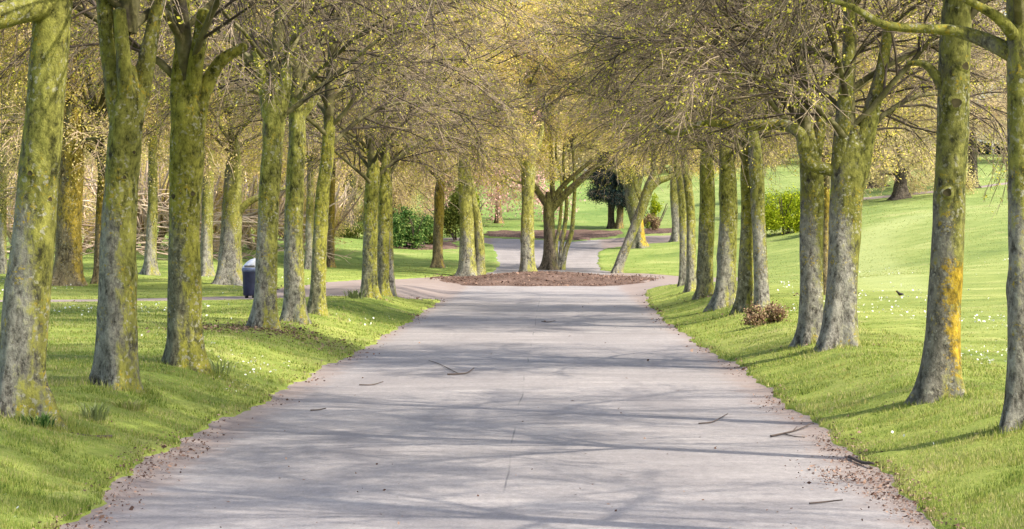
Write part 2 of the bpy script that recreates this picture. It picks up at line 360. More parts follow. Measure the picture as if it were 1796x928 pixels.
gm = mb.mesh('ground', [M['grass']])
mown = [G(*p)[:2] for p in [(1660, 372), (1590, 385), (1535, 408), (1513, 440), (1528, 478), (1580, 512)]]
md = np.full(GX.shape, 1e9)                       # a paler mown band curving up the right lawn
for a_, b_ in zip(mown[:-1], mown[1:]):
    e = b_ - a_; t_ = np.clip(((GX - a_[0]) * e[0] + (GY - a_[1]) * e[1]) / (e @ e), 0, 1)
    md = np.minimum(md, np.hypot(GX - a_[0] - e[0] * t_, GY - a_[1] - e[1] * t_))
at_ = gm.attributes.new('mown', 'FLOAT', 'POINT'); at_.data.foreach_set('value', (1 - sm(.5, 1.5, md)).astype(np.float32).ravel())
tag(link('ground', gm), 'sunlit spring lawn on both sides of the avenue', 'lawn', kind='structure')
# path: the same grid wherever it lies near the path, its ragged edge is where the turf rises over it
sel = (np.minimum.reduce([SD[:-1, :-1], SD[1:, :-1], SD[:-1, 1:], SD[1:, 1:]]) < 0.22) & (GY[:-1, :-1] < 140)
mb = MB(); mb.add(np.stack([GX, GY, BZ], -1), q=Q[sel].reshape(-1, 4))
pm = mb.mesh('path', [M['path']]); 
tag(link('path', pm), 'wide worn grey avenue path with joint and leaf littered edges', 'path', kind='structure')
ed = [np.array(trail_w[:5]), np.array(trail_w[:4:-1])]
tq = np.linspace(0, 4, 60); e0, e1 = [np.stack([np.interp(tq, range(5), e[:, c]) for c in (0, 1)], -1) for e in ed]
ww = np.linspace(-.5, 1.5, 9)[None, :, None]; TP = e0[:, None] * (1 - ww) + e1[:, None] * ww
TZ = base(TP[..., 0], TP[..., 1]) + 0.075 - 0.10 * np.abs(ww[..., 0] - .5) ** 2 * 2
mb = MB(); mb.add(np.concatenate([TP, TZ[..., None]], -1), q=grid_quads(60, 9).reshape(-1, 4))
tag(link('footpath', mb.mesh('footpath', [M['path']])), 'narrow trodden track across the right hillside', 'footpath', kind='structure')
# island bed of leaf mould in the junction
rr = np.linspace(0, 1.15, 26); tt = np.linspace(0, 2 * np.pi, 97)[:-1]
RR, TT = np.meshgrid(rr, tt, indexing='ij')
wv = 1 + 0.05 * np.sin(5 * TT) + 0.04 * np.sin(11 * TT + 1)
IX = ISL[0] + IRX * RR * np.cos(TT) * wv; IY = ISL[1] + IRY * RR * np.sin(TT) * wv
IZ = base(IX, IY) + 0.26 * (1 - sm(0.1, 1.0, RR)) + 0.03 - 0.12 * sm(0.95, 1.15, RR) + 0.03 * np.sin(IX * 5) * np.sin(IY * 4)
i = np.arange(25)[:, None] * 96 + np.arange(96)[None, :]; j = np.arange(25)[:, None] * 96 + np.roll(np.arange(96), -1)[None, :]
mb = MB(); mb.add(np.stack([IX, IY, IZ], -1), q=np.stack([i, j, j + 96, i + 96], -1))
tag(link('soil_island', mb.mesh('soil_island', [M['soil']])), 'low mound of brown leaf mould in the middle of the junction', 'soil bed', kind='structure')
def bed(name, pxpoly, label, n=40, lift=0.10):
    poly = [G(*p)[:2] for p in pxpoly]; pa = np.array(poly)
    xs = np.linspace(pa[:, 0].min() - .3, pa[:, 0].max() + .3, 110); ys = np.linspace(pa[:, 1].min() - .3, pa[:, 1].max() + .3, n)
    X, Y = np.meshgrid(xs, ys); s = polysd(poly, X, Y) + 2 * wob(X, Y)
    Z = base(X, Y) + lift - 0.22 * sm(-0.35, 0.25, s) + 0.03 * np.sin(X * 4) * np.sin(Y * 5)
    q = grid_quads(*X.shape); k = s[:-1, :-1] < 0.4
    b = MB(); b.add(np.stack([X, Y, Z], -1), q=q[k].reshape(-1, 4))
    tag(link(name, b.mesh(name, [M['soil']])), label, 'soil bed', kind='structure'); return poly
beds = [bed('soil_bed', [(850, 416), (940, 420), (1000, 424), (1060, 418), (1090, 414), (1090, 406), (1000, 405), (860, 408)], 'strip of bare brown soil beyond the far path'),
        bed('soil_bed', [(670, 436), (740, 440), (805, 438), (805, 425), (745, 426), (670, 428)], 'brown soil bed below the dark green bushes'),
        bed('soil_bed', [(1110, 412), (1185, 410), (1190, 402), (1110, 405)], 'brown soil bed beyond the leaning tree')]

# ------------------------------------------------------------------ trees: crowns
def grow(P0, D, L, N, droop, wobble, lift=0.0):
    P = [P0]; d = unit(D); T = len(P0); st = (np.asarray(L) / (N - 1)).reshape(-1, 1) * np.ones((T, 1))
    dr = np.asarray(droop).reshape(-1, 1) * np.ones((T, 1))
    for i in range(N - 1):
        P.append(P[-1] + d * st); d = d + rng.normal(0, wobble, (T, 3)); d[:, 2:] -= dr; d = unit(d)
    return np.stack(P, 1)
def spawn(P, k, t0, t1, a0, a1, planar=0.6):
    T, N, _ = P.shape; idx = np.repeat(np.arange(T), k); n = len(idx)
    t = t0 + (t1 - t0) * ((np.tile(np.arange(k), T) + rng.random(n)) / k)
    f = t * (N - 1); i = np.minimum(f.astype(int), N - 2); w = (f - i)[:, None]
    p = P[idx, i] * (1 - w) + P[idx, i + 1] * w; tan = unit(P[idx, i + 1] - P[idx, i])
    side = unit(np.cross(tan, np.array([0, 0, 1.0])) + 1e-6) * np.where(rng.random(n) < .5, -1, 1)[:, None]
    rnd = rng.normal(size=(n, 3)); perp = unit(side * planar + unit(rnd - tan * np.sum(rnd * tan, -1, keepdims=True)) * (1 - planar) * 1.4)
    a = np.radians(rng.uniform(a0, a1, n))[:, None]
    return p, unit(tan * np.cos(a) + perp * np.sin(a)), t, idx
def rad(P, r0, r1):
    N = P.shape[1]; return np.asarray(r0).reshape(-1, 1) * np.linspace(1, r1, N)[None, :] * np.ones((P.shape[0], 1))

def crown_mesh(name, seed, leader=7.0, nl=18, limbL=4.8, n1=13, L1=1.9, n2=9, L2=0.9, n3=5, L3=0.36, r=(0.11, 0.05, 0.016, 0.0065, 0.0042),
               nleaf=16000, lsize=(0.03, 0.055), mats=('limb', 'twig', 'leaf'), low=(18, 40), droop=0.10, z0=-0.35, jit=0.10, upper=0.5):
    global rng
    keep = rng; rng = np.random.default_rng(seed)
    b = MB()
    ld = grow(np.array([[0, 0, -0.5]]), np.array([[rng.normal(0, .06), rng.normal(0, .06), 1.]]), [leader + .5], 10, 0, 0.07)
    tubes(b, ld, rad(ld, [r[0]], 0.15), 7, 0)
    h = np.sort(rng.uniform(0, 1, nl)) ** 1.35; h[:6] = np.linspace(0, 0.12, 6)
    f = h * 8.5; i = np.minimum(f.astype(int), 8); w = (f - i)[:, None]
    p = ld[0, i] * (1 - w) + ld[0, i + 1] * w; p[:, 2] += z0 * (1 - h) + 0.2
    az = np.arange(nl) * 2.39996 + rng.uniform(-.4, .4, nl) + seed
    el = np.radians(np.where(h < .2, rng.uniform(low[0], low[1], nl), 40 + 28 * h + rng.normal(0, 6, nl)))
    D = np.stack([np.cos(az) * np.cos(el), np.sin(az) * np.cos(el), np.sin(el)], -1)
    L = limbL * (1.05 - 0.55 * h) * rng.uniform(.8, 1.12, nl)
    dr = droop * (1.0 - 0.5 * h)
    A = grow(p, D, L, 10, dr, 0.09)
    tubes(b, A, rad(A, r[1] * (1.1 - .5 * h), 0.2), 6, 0)
    p, D, t, ix = spawn(A, n1, 0.10, 1.0, 22, 58)
    hp = h[ix]
    B = grow(p, D, L1 * (1.15 - .55 * t) * rng.uniform(.6, 1.2, len(t)), 7, 0.085, 0.11)
    tubes(b, B, rad(B, r[2] * (1.15 - .5 * t), 0.3), 4, 3)
    p, D, t, ix2 = spawn(B, n2, 0.12, 1.0, 14, 44, 0.5)
    k = rng.random(len(t)) > np.where(hp[ix2] > .45, 1 - upper, 0); p, D, t = p[k], D[k], t[k]
    Cc = grow(p, D, L2 * (1.15 - .5 * t) * rng.uniform(.55, 1.25, len(t)), 5, 0.045, 0.075)
    tubes(b, Cc, rad(Cc, r[3] * np.ones(len(Cc)), 0.5), 3, 1)
    last = Cc
    if n3:
        p, D, t, _ = spawn(Cc, n3, 0.1, 1.0, 15, 48, 0.35)
        E = grow(p, D, L3 * rng.uniform(.5, 1.35, len(t)), 3, 0.02, 0.14)
        tubes(b, E, rad(E, r[4] * np.ones(len(E)), 0.6), 3, 1); last = E
    s = np.repeat(rng.integers(0, len(last), nleaf // 3 + 1), 3)[:nleaf]; t = np.repeat(rng.random(nleaf // 3 + 1) ** .5, 3)[:nleaf] * (last.shape[1] - 1); i = np.minimum(t.astype(int), last.shape[1] - 2); w = (t - i)[:, None]
    c = last[s, i] * (1 - w) + last[s, i + 1] * w + rng.normal(0, jit * 0.2 + .006, (nleaf, 3))
    leaves(b, c, rng.uniform(lsize[0], lsize[1], nleaf), 2)
    me = b.mesh(name, [M[x] for x in mats] + [M['branchlet' if mats[1] == 'twig' else mats[1]]]); rng = keep
    return me
AV = [crown_mesh('avenue_crown', 20 + s, n2=10, L2=1.0, n3=5, L3=0.34, nleaf=20000, lsize=(0.024, 0.046), limbL=4.1, low=(30, 54), droop=0.062, z0=-0.2, r=(0.11, 0.042, 0.018, 0.0065, 0.0042)) for s in range(5)]
MID = [crown_mesh('spring_crown', 40 + s, nl=18, n3=4, r=(0.13, 0.055, 0.018, 0.008, 0.006), nleaf=42000, lsize=(0.05, 0.09), low=(30, 54), droop=0.055, z0=0.1, mats=('limb', 'twig_bg', 'leaf_mid'), jit=.5, upper=0.35) for s in range(3)]
BGP = dict(leader=10, nl=26, limbL=6.0, n1=12, L1=2.8, n2=9, L2=1.3, n3=0, r=(0.2, 0.09, 0.03, 0.014, 0.01), nleaf=42000, lsize=(0.10, 0.20), mats=('limb', 'twig_bg', 'leaf_bg'), low=(5, 30), droop=0.09, jit=1.2, upper=1.0)
BG = [crown_mesh('woodland_crown', 60 + s, **BGP) for s in range(3)]
WOOD = [crown_mesh('left_wood_crown', 80 + s, **{**BGP, 'mats': ('limb', 'twig_bg', 'leaf_wood'), 'nleaf': 60000, 'lsize': (.05, .11), 'n2': 12, 'r': (0.2, 0.07, 0.026, 0.014, 0.01), 'low': (-5, 30)}) for s in range(2)]
PINK = crown_mesh('blossom_crown', 71, **{**BGP, 'mats': ('limb', 'twig_bg', 'leaf_pink'), 'leader': 6, 'limbL': 4.2, 'nleaf': 26000})
DARK = crown_mesh('evergreen_crown', 72, **{**BGP, 'mats': ('limb', 'twig', 'leaf_dark'), 'leader': 2.2, 'nl': 30, 'limbL': 2.0, 'L1': 1.1, 'L2': .6, 'nleaf': 60000, 'lsize': (.09, .15), 'jit': 1.0, 'low': (0, 30)})

# ------------------------------------------------------------------ trees: trunks
def catmull(pts, M_):
    pts = np.asarray(pts, float); n = len(pts)
    p = np.vstack([2 * pts[0] - pts[1], pts, 2 * pts[-1] - pts[-2]])
    seg = np.linalg.norm(np.diff(pts[:, :3], axis=0), axis=1); cum = np.concatenate([[0], np.cumsum(seg)])
    s = np.linspace(0, cum[-1], M_); i = np.clip(np.searchsorted(cum, s, 'right') - 1, 0, n - 2)
    t = ((s - cum[i]) / np.maximum(seg[i], 1e-9))[:, None]
    a, b_, c, d = p[i], p[i + 1], p[i + 2], p[i + 3]
    o = 0.5 * ((2 * b_) + (-a + c) * t + (2 * a - 5 * b_ + 4 * c - d) * t ** 2 + (-a + 3 * b_ - 3 * c + d) * t ** 3)
    return o
def trunk_mesh(name, pts, mat, sides=28, rings=60, flare=0.55, rough=0.06, seed=0, cap=True, lobes=4):
    """pts: (x,y,z,r) relative to the base"""
    p = catmull(pts, rings); P = p[:, :3]; r = np.maximum(p[:, 3], 0.004)
    tan = np.gradient(P, axis=0); tan = unit(tan)
    ref = np.array([0, 1., 0]) if abs(unit(P[-1] - P[0])[1]) < 0.8 else np.array([1., 0, 0])
    a = unit(np.cross(tan, ref)); b_ = np.cross(tan, a)
    th = np.linspace(0, 2 * np.pi, sides + 1)[:-1]
    hgt = np.concatenate([[0], np.cumsum(np.linalg.norm(np.diff(P, axis=0), axis=1))])
    rs = random.Random(seed); ph = [rs.uniform(0, 6.28) for _ in range(4)]
    fl = flare * np.exp(-np.maximum(hgt - 0.25, 0) / 0.25)
    lob = 1 + fl[:, None] * (0.80 + 0.62 * np.cos(lobes * th[None] + ph[0]) + 0.32 * np.cos((lobes + 3) * th[None] + ph[1]))
    lob *= 1 + 0.035 * np.cos(3 * th[None] + ph[2] + hgt[:, None] * .6) + 0.02 * np.cos(5 * th[None] + ph[3])
    V = P[:, None] + (np.cos(th)[None, :, None] * a[:, None] + np.sin(th)[None, :, None] * b_[:, None]) * (r[:, None] * lob)[..., None]
    V0 = V.reshape(-1, 3).copy(); off = seed * 7.31
    nd = np.array([noise.noise((v[0] * 3.5 + off, v[1] * 3.5, v[2] * 1.6)) + 0.5 * noise.noise((v[0] * 9 + off, v[1] * 9, v[2] * 4)) for v in V0]).reshape(V.shape[:2])
    for _ in range(5 if rough > .03 else 0):   # knots and swellings
        kh = rs.uniform(.5, hgt[-1]); kt = rs.uniform(0, 6.28)
        dth = np.angle(np.exp(1j * (th[None] - kt)))
        nd += rs.uniform(.6, 1.6) * np.exp(-((hgt[:, None] - kh) / .10) ** 2 - (dth / .35) ** 2)
    V = P[:, None] + (V - P[:, None]) * (1 + rough * nd)[..., None]
    mb = MB(); i = np.arange(rings - 1)[:, None] * sides + np.arange(sides)[None]; j = np.arange(rings - 1)[:, None] * sides + np.roll(np.arange(sides), -1)[None]
    v = V.reshape(-1, 3); n = len(v); v = np.vstack([v, P[-1:] + tan[-1:] * r[-1] * .4])
    q = np.stack([i, j, j + sides, i + sides], -1).reshape(-1, 4)
    e = (rings - 1) * sides + np.arange(sides); t = np.stack([e, np.roll(e, -1), np.full(sides, n)], -1)
    mb.add(v, q=q, t=t); return mb.mesh(name, [mat])

NT = [0]; TB = []
def tree(label, px, crown=None, mat='bark', name='avenue_tree', group=None, limbs=(), cscale=1.0, crot=None, flare=0.7, gp=None, detail=1.0, rough=0.085, sink=0.3, cz=0.0, stems=(), leany=0.0, lobes=4, cat='tree', scars=()):
    """px: [(x, y, width)] from the base up, in photo pixels at the depth of the base"""
    NT[0] += 1; sd = NT[0]
    g = G(px[0][0], px[0][1]) if gp is None else np.array([gp[0], gp[1], float(base(gp[0], gp[1]))]); Y = g[1]; TB.append((g[0], g[1]))
    t = thing(name, label, cat, tuple(g), group)
    def conv(pl, basept=None):
        out = []
        for q in pl:
            dy = q[3] if len(q) > 3 else 0.0
            w = at(q[0], q[1], Y); out.append([w[0] - g[0], dy, w[2] - g[2], q[2] * Y / F / 2])
        return out
    P = conv(px); P[0][2] = 0.0
    for i in range(1, len(P)): P[i][1] += leany * P[i][2]
    dv = np.array(P[-1][:3]) - np.array(P[-2][:3]); dv /= np.linalg.norm(dv); e = np.array(P[-1][:3]) + dv * P[-1][3] * 2.4
    full = [[P[0][0], P[0][1], -sink, P[0][3] * 1.05]] + P[:-1] + [[*P[-1][:3], P[-1][3] * .86], [*e, P[-1][3] * .38]]
    link('trunk', trunk_mesh('trunk', full, M[mat], int(28 * detail), int(70 * detail), flare, rough, sd, lobes=lobes), t)
    for k, lb in enumerate(limbs):
        link('limb', trunk_mesh('limb', conv(lb), M[mat], int(16 * detail), int(36 * detail), 0, rough * .8, sd * 31 + k), t)
    for k, lb in enumerate(stems):
        s = conv(lb); s[0][2] = -sink * .5
        link('stem', trunk_mesh('stem', s, M[mat], int(16 * detail), int(40 * detail), 0.25, rough * .8, sd * 37 + k), t)
    for (sx, sy, sw) in scars:      # old pruning scars on the near side of the trunk
        hz = CH - (sy - HY) / F * Y - g[2]
        k = np.interp(hz, [p[2] for p in full], range(len(full))); i0 = min(int(k), len(full) - 2); w = k - i0
        cxp = full[i0][0] * (1 - w) + full[i0 + 1][0] * w; rr_ = full[i0][3] * (1 - w) + full[i0 + 1][3] * w
        dx = (sx - CX) / F * Y - g[0] - cxp; dy = -math.sqrt(max(rr_ ** 2 - dx ** 2, 1e-4)) * 1.03
        rs = sw * Y / F / 2; nrm = unit(np.array([dx, dy, 0.0])); tg = np.array([-nrm[1], nrm[0], 0]); up = np.array([0, 0, 1.0])
        prof = [(1.7, -.06), (1.3, .16), (1.0, .24), (.8, .20), (.5, .12), (0.02, .08)]
        vv = []; S = 14
        for (a_, d_) in prof:
            for q_ in range(S):
                an = q_ * 2 * math.pi / S; wv_ = 1 + .12 * math.sin(3 * an + sx)
                vv.append(np.array([cxp, full[i0][1], hz]) + np.array([dx, dy, 0]) + nrm * d_ * rs + (tg * math.cos(an) + up * math.sin(an) * .9) * a_ * rs * wv_)
        qq = [[a_ * S + q_, a_ * S + (q_ + 1) % S, (a_ + 1) * S + (q_ + 1) % S, (a_ + 1) * S + q_] for a_ in range(len(prof) - 1) for q_ in range(S)]
        b = MB(); b.add(vv, q=qq[:2 * S], m=0); b.add(vv, q=qq[2 * S:], m=1)
        link('branch_scar', b.mesh('branch_scar', [M[mat], M['scar']]), t)
    if crown is not None:
        top = P[-1]; cr = crot if crot is not None else sd * 2.1
        link('crown', crown, t, (top[0], top[1], top[2] + cz), cr, cscale)
    return t

GL, GR = 'avenue trees left of the path', 'avenue trees right of the path'
# --- left avenue row, near to far
tree('leftmost thick mossy avenue trunk, cut by the left edge of the photo, leaning right', [(35, 738, 84), (42, 600, 80), (60, 400, 74), (78, 200, 68), (92, 30, 66), (100, -70, 60)], AV[0], 'bark', group=GL, crot=2.0,
     limbs=[[(95, 10, 52), (60, 18, 48, -.2), (10, 38, 42, -.4), (-60, 50, 38, -.6)], [(100, -20, 40), (150, -60, 36), (240, -110, 26)]], scars=[(18, 518, 13), (92, 350, 9), (60, 305, 10)])
tree('avenue trunk with grey speckled lower bark and two upright limbs, second from the left edge', [(205, 686, 64), (205, 560, 66), (208, 400, 60), (218, 260, 58), (222, 190, 62)], AV[1], 'bark', group=GL, cz=1.25, crot=5.3, flare=0.6,
     limbs=[[(212, 215, 40), (198, 130, 34), (188, 60, 30), (180, -60, 26)], [(232, 215, 40), (248, 140, 34, .1), (262, 60, 26, .15), (280, -40, 22, .2)], [(222, 210, 30), (222, 120, 26, -.15), (215, 20, 22, -.2)]], scars=[(223, 312, 7), (238, 268, 7)])
tree('green and yellow mossy avenue trunk with a knobbly fork, third from the left edge', [(322, 650, 58), (322, 520, 58), (323, 380, 55), (328, 260, 58), (330, 190, 62)], AV[2], 'bark_green', group=GL, cz=.7,
     limbs=[[(318, 215, 40), (316, 140, 34), (322, 60, 28), (318, -40, 22)], [(345, 225, 30), (358, 160, 26), (385, 110, 22), (430, 80, 16)], [(335, 200, 32), (345, 120, 28, -.1), (362, 20, 22, -.2)]], scars=[(308, 345, 10), (341, 340, 9)])
tree('grey brown avenue trunk with bare leaf litter around its foot, in front of the bin', [(463, 580, 42), (466, 490, 38), (471, 360, 37), (478, 260, 38), (483, 190, 44)], AV[3], 'bark', group=GL, cz=.3,
     limbs=[[(472, 205, 26), (464, 150, 22), (450, 90, 16)], [(490, 205, 26), (500, 150, 22), (505, 80, 16)]])
tree('slim pale avenue trunk just right of the one before the bin', [(518, 568, 36), (516, 460, 34), (517, 340, 32), (522, 250, 30), (520, 180, 30)], AV[4], 'bark', group=GL, cz=.3, limbs=[[(522, 215, 18), (540, 190, 15), (560, 170, 10)]])
tree('slender avenue trunk with bright lichen, leaning right, right of the slim pale one', [(556, 555, 26), (560, 440, 25), (566, 340, 24), (574, 280, 23), (578, 230, 22)], AV[0], 'bark_green', group=GL, cz=.2)
tree('left of three close avenue trunks standing at the corner of the side path', [(648, 524, 27), (649, 440, 26), (652, 350, 25), (655, 310, 24), (656, 292, 22)], AV[1], 'bark_green', group=GL)
tree('middle one of three close trunks at the corner of the side path, green', [(671, 520, 22), (672, 440, 21), (674, 350, 20), (675, 310, 19), (677, 286, 18)], AV[2], 'bark_green', group=GL)
tree('thin grey trunk half hidden behind the green one at the corner of the side path', [(686, 518, 14), (684, 440, 12), (683, 350, 11), (682, 290, 10)], MID[0], 'bark_grey', group=GL, cscale=.8)
# --- right avenue row, near to far
tree('dark mossy avenue trunk cut off by the right edge of the photo', [(1796, 757, 62), (1796, 600, 58), (1796, 400, 56), (1795, 200, 54), (1792, 40, 52), (1788, -60, 46)], AV[3], 'bark', group=GR, crot=0.4,
     limbs=[[(1786, 100, 34), (1740, 72, 28, .1), (1690, 52, 22, .2), (1640, 47, 18, .2), (1560, 40, 15, .2), (1500, 8, 11, .2), (1440, -10, 8, .2)], [(1784, 70, 26), (1748, 40, 20, -.2), (1700, 15, 15, -.3), (1640, -10, 11, -.4)]])
tree('smooth avenue trunk with a bright orange lichen patch low on its sunny side', [(1650, 704, 66), (1654, 600, 60), (1660, 480, 58), (1666, 340, 56), (1672, 200, 55), (1676, 80, 54), (1680, -40, 48)], AV[4], 'bark_orange', group=GR, flare=0.75, crot=1.2,
     limbs=[[(1660, 165, 24), (1640, 130, 18), (1620, 112, 13), (1590, 110, 8)]], scars=[(1688, 118, 15), (1672, 182, 18), (1657, 338, 15)])
tree('stout forked avenue trunk with pale grey foot and a hooked side limb', [(1470, 613, 58), (1474, 540, 56), (1482, 430, 54), (1486, 350, 58), (1490, 300, 66)], AV[0], 'bark_grey', group=GR, cz=.7, flare=0.6,
     limbs=[[(1478, 320, 42), (1476, 260, 34), (1480, 200, 28), (1488, 100, 22), (1490, 0, 18)], [(1500, 310, 44), (1515, 250, 38), (1528, 200, 30), (1545, 130, 22), (1560, 40, 18)],
            [(1472, 300, 24), (1448, 296, 22), (1422, 288, 22), (1410, 262, 24), (1404, 235, 22), (1372, 218, 20, .1), (1310, 220, 16, .2), (1240, 214, 12, .3), (1190, 232, 9, .4), (1150, 215, 6, .5)]])
tree('straight grey avenue trunk close to the left of the stout forked one', [(1421, 606, 42), (1422, 520, 40), (1424, 400, 40), (1424, 320, 40), (1416, 240, 34)], AV[1], 'bark_grey', group=GR, cz=.3, limbs=[[(1420, 300, 28), (1436, 240, 22), (1440, 180, 18)]])
tree('pale silvery avenue trunk behind the brown clipped shrub', [(1336, 548, 26), (1334, 460, 24), (1330, 370, 24), (1327, 300, 25), (1322, 235, 22)], AV[2], 'bark_grey', group=GR, flare=.3)
tree('slim mossy avenue trunk left of the pale silvery one', [(1306, 550, 27), (1309, 460, 25), (1312, 370, 24), (1310, 300, 22), (1314, 250, 20)], AV[3], 'bark_green', group=GR)
tree('broader spotted avenue trunk with flared foot, fifth back from the stout forked one', [(1271, 541, 36), (1274, 460, 33), (1277, 370, 32), (1276, 310, 30), (1272, 270, 26)], AV[4], 'bark', group=GR)
tree('mossy avenue trunk with bright sunlit side, left of the broader spotted one', [(1236, 524, 29), (1238, 450, 28), (1241, 370, 27), (1240, 310, 26), (1238, 270, 22)], AV[0], 'bark_green', group=GR, cscale=.9, cz=.3)
tree('thin dark trunk near the far end of the right row', [(1212, 513, 17), (1212, 440, 16), (1211, 370, 15), (1206, 320, 15), (1200, 290, 13)], AV[1], 'bark', group=GR, cscale=.8, cz=.5)
tree('farthest trunk of the right row, dark and thin, beside the junction', [(1200, 503, 16), (1199, 440, 15), (1198, 370, 15), (1194, 320, 15), (1186, 290, 12)], AV[2], 'bark', group=GR, cscale=.8, cz=.6)
tree('thin brown trunk seen between the stout forked tree and its grey neighbour', [(1446, 520, 14), (1447, 450, 13), (1449, 380, 12), (1450, 300, 11)], MID[0], 'bark_brown', name='park_tree', detail=.7, cscale=.8)
# --- trees on the island and around the junction
GI = 'trees on the leaf mould island'
tree('straight mossy trunk at the front of the leaf mould island', [(925, 486, 26), (925, 420, 24), (926, 350, 22), (927, 290, 24), (928, 260, 24)], MID[0], 'bark', name='island_tree', group=GI, cz=.6,
     limbs=[[(926, 300, 14), (912, 278, 12), (902, 250, 10), (894, 225, 8)], [(930, 285, 13), (945, 250, 11), (952, 215, 8)], [(924, 325, 6), (905, 318, 4), (882, 308, 3)]])
tree('dark trunk on the island splitting into a wide Y with long right limbs', [(965, 473, 25), (964, 430, 20), (963, 390, 19), (962, 362, 21)], MID[1], 'bark_umber', name='island_tree', group=GI, cz=4.0, cscale=.75,
     limbs=[[(966, 368, 15), (985, 347, 14), (1015, 319, 12), (1045, 293, 10), (1085, 272, 7)], [(962, 362, 14), (950, 345, 12), (938, 328, 10), (925, 305, 6)], [(968, 358, 10), (980, 335, 9), (1005, 309, 8), (1040, 280, 6)], [(970, 350, 10), (968, 310, 9), (966, 270, 8), (965, 220, 7)]])
tree('clump of thin curving stems beside the dark forked island trunk', [(985, 473, 12), (992, 440, 9), (1002, 410, 8), (1006, 370, 7), (1008, 320, 6), (1004, 250, 5)], MID[2], 'bark', name='multi_stem_tree', group=GI, cscale=.5, flare=.3, detail=.7,
     stems=[[(982, 472, 10), (984, 440, 8), (990, 400, 8), (994, 350, 6), (988, 290, 5), (992, 230, 3)], [(978, 470, 8), (975, 430, 7), (982, 390, 6), (985, 320, 5), (975, 270, 4), (978, 220, 3)]])
tree('two stemmed mossy tree at the left end of the island', [(822, 487, 34), (820, 430, 28), (818, 370, 25), (815, 310, 24), (812, 270, 22)], MID[2], 'bark', name='island_tree', group=GI,
     stems=[[(840, 482, 20), (842, 440, 17), (838, 390, 15), (830, 350, 13), (824, 310, 12)]], cscale=.95)
tree('slanting tree whose trunk leans right at the right end of the island', [(1082, 479, 18), (1092, 450, 17), (1106, 415, 16), (1124, 370, 17), (1136, 335, 18), (1145, 310, 16)], MID[1], 'bark_grey', name='leaning_tree', flare=.35, cscale=.8, cz=.7,
     limbs=[[(1136, 335, 13), (1155, 318, 12), (1172, 312, 10), (1195, 300, 7)], [(1128, 360, 8), (1118, 335, 8), (1112, 310, 6)]])
tree('forked tree with a yellow lichen stain low on its trunk, behind the slanting one', [(1121, 436, 24), (1118, 400, 22), (1112, 360, 28), (1110, 330, 32)], MID[0], 'bark_yellow', name='park_tree', cz=1.0,
     limbs=[[(1106, 336, 16), (1094, 315, 13), (1080, 300, 10), (1060, 292, 8)], [(1116, 335, 16), (1122, 300, 13), (1124, 260, 10)]], detail=.8)
tree('olive trunk standing on the grass left of the island', [(768, 471, 19), (768, 430, 17), (770, 380, 17), (771, 340, 18), (773, 310, 16)], MID[1], 'bark_brown', name='park_tree', detail=.8)
tree('grey trunk right of the leaning tree, at the edge of the lawn', [(1187, 424, 17), (1186, 390, 15), (1183, 350, 15), (1182, 310, 14)], MID[2], 'bark_grey', name='park_tree', detail=.7, cscale=.9)
# --- outer trees on the left lawn
tree('thick old trunk with orange brown bark and a torn cavity, behind the leftmost avenue tree', [(118, 503, 52), (120, 440, 46), (122, 380, 45), (124, 310, 44), (128, 240, 40)], WOOD[0], 'bark_brown', name='old_tree', cscale=.7,
     limbs=[[(135, 265, 8), (150, 255, 6), (168, 262, 5), (190, 272, 4)]], scars=[(108, 280, 16), (106, 305, 12)])
tree('slim brown trunk almost hidden behind the second avenue tree', [(172, 500, 18), (174, 430, 16), (176, 360, 15), (180, 280, 14)], MID[0], 'bark_brown', name='park_tree', detail=.7)
tree('slim grey trunk between the second and third avenue trees', [(263, 484, 24), (265, 430, 19), (268, 360, 17), (268, 260, 15), (268, 190, 13)], MID[1], 'bark_grey', name='park_tree', detail=.7)
tree('pale trunk close behind the third avenue tree', [(361, 486, 22), (362, 430, 21), (364, 360, 20), (366, 290, 18), (368, 230, 15)], MID[2], 'bark_grey', name='park_tree', detail=.7)
tree('stumpy dark grey tree with a single limb to the right, beside the bin', [(404, 502, 46), (404, 450, 40), (406, 400, 36), (408, 350, 34), (409, 310, 30), (411, 270, 25)], MID[0], 'bark_grey', name='pollard_tree', cscale=.85, mat2=None if False else None) if False else \
tree('stumpy dark grey tree with a single limb to the right, beside the bin', [(404, 502, 46), (404, 450, 40), (406, 400, 36), (408, 350, 34), (409, 310, 30), (411, 270, 25)], MID[0], 'bark_grey', name='pollard_tree', cscale=.85,
     limbs=[[(412, 380, 16), (428, 362, 13), (445, 350, 12), (470, 340, 9), (500, 330, 6)]])
tree('far thin trunk at the very left edge', [(4, 482, 16), (4, 420, 15), (5, 340, 14), (6, 240, 12)], MID[1], 'bark_grey', name='park_tree', detail=.7)
tree('thin pale trunk seen between the slim pale and the leaning avenue trunks', [(543, 474, 15), (543, 420, 14), (544, 350, 13), (545, 290, 12)], MID[2], 'bark_grey', name='park_tree', detail=.7, cscale=.85)
tree('thin olive trunk just right of the leaning lichen covered avenue trunk', [(580, 470, 13), (581, 420, 12), (582, 350, 11), (584, 290, 10)], MID[0], 'bark_brown', name='park_tree', detail=.7, cscale=.85)
tree('thick dark trunk beyond the left lawn, leaning slightly right', [(607, 408, 28), (609, 370, 24), (612, 340, 23), (616, 300, 22)], WOOD[1], 'bark_dark', name='park_tree', cscale=.8, detail=.7)
tree('very thin dark stem left of the thick dark trunk', [(597, 384, 9), (597, 350, 8), (598, 310, 7)], MID[1], 'bark_dark', name='park_tree', cscale=.7, detail=.5)
tree('dark reddish trunk behind the green bush', [(694, 392, 22), (695, 360, 20), (697, 320, 20), (700, 290, 17)], WOOD[0], 'bark_dark', name='park_tree', cscale=.75, detail=.7)
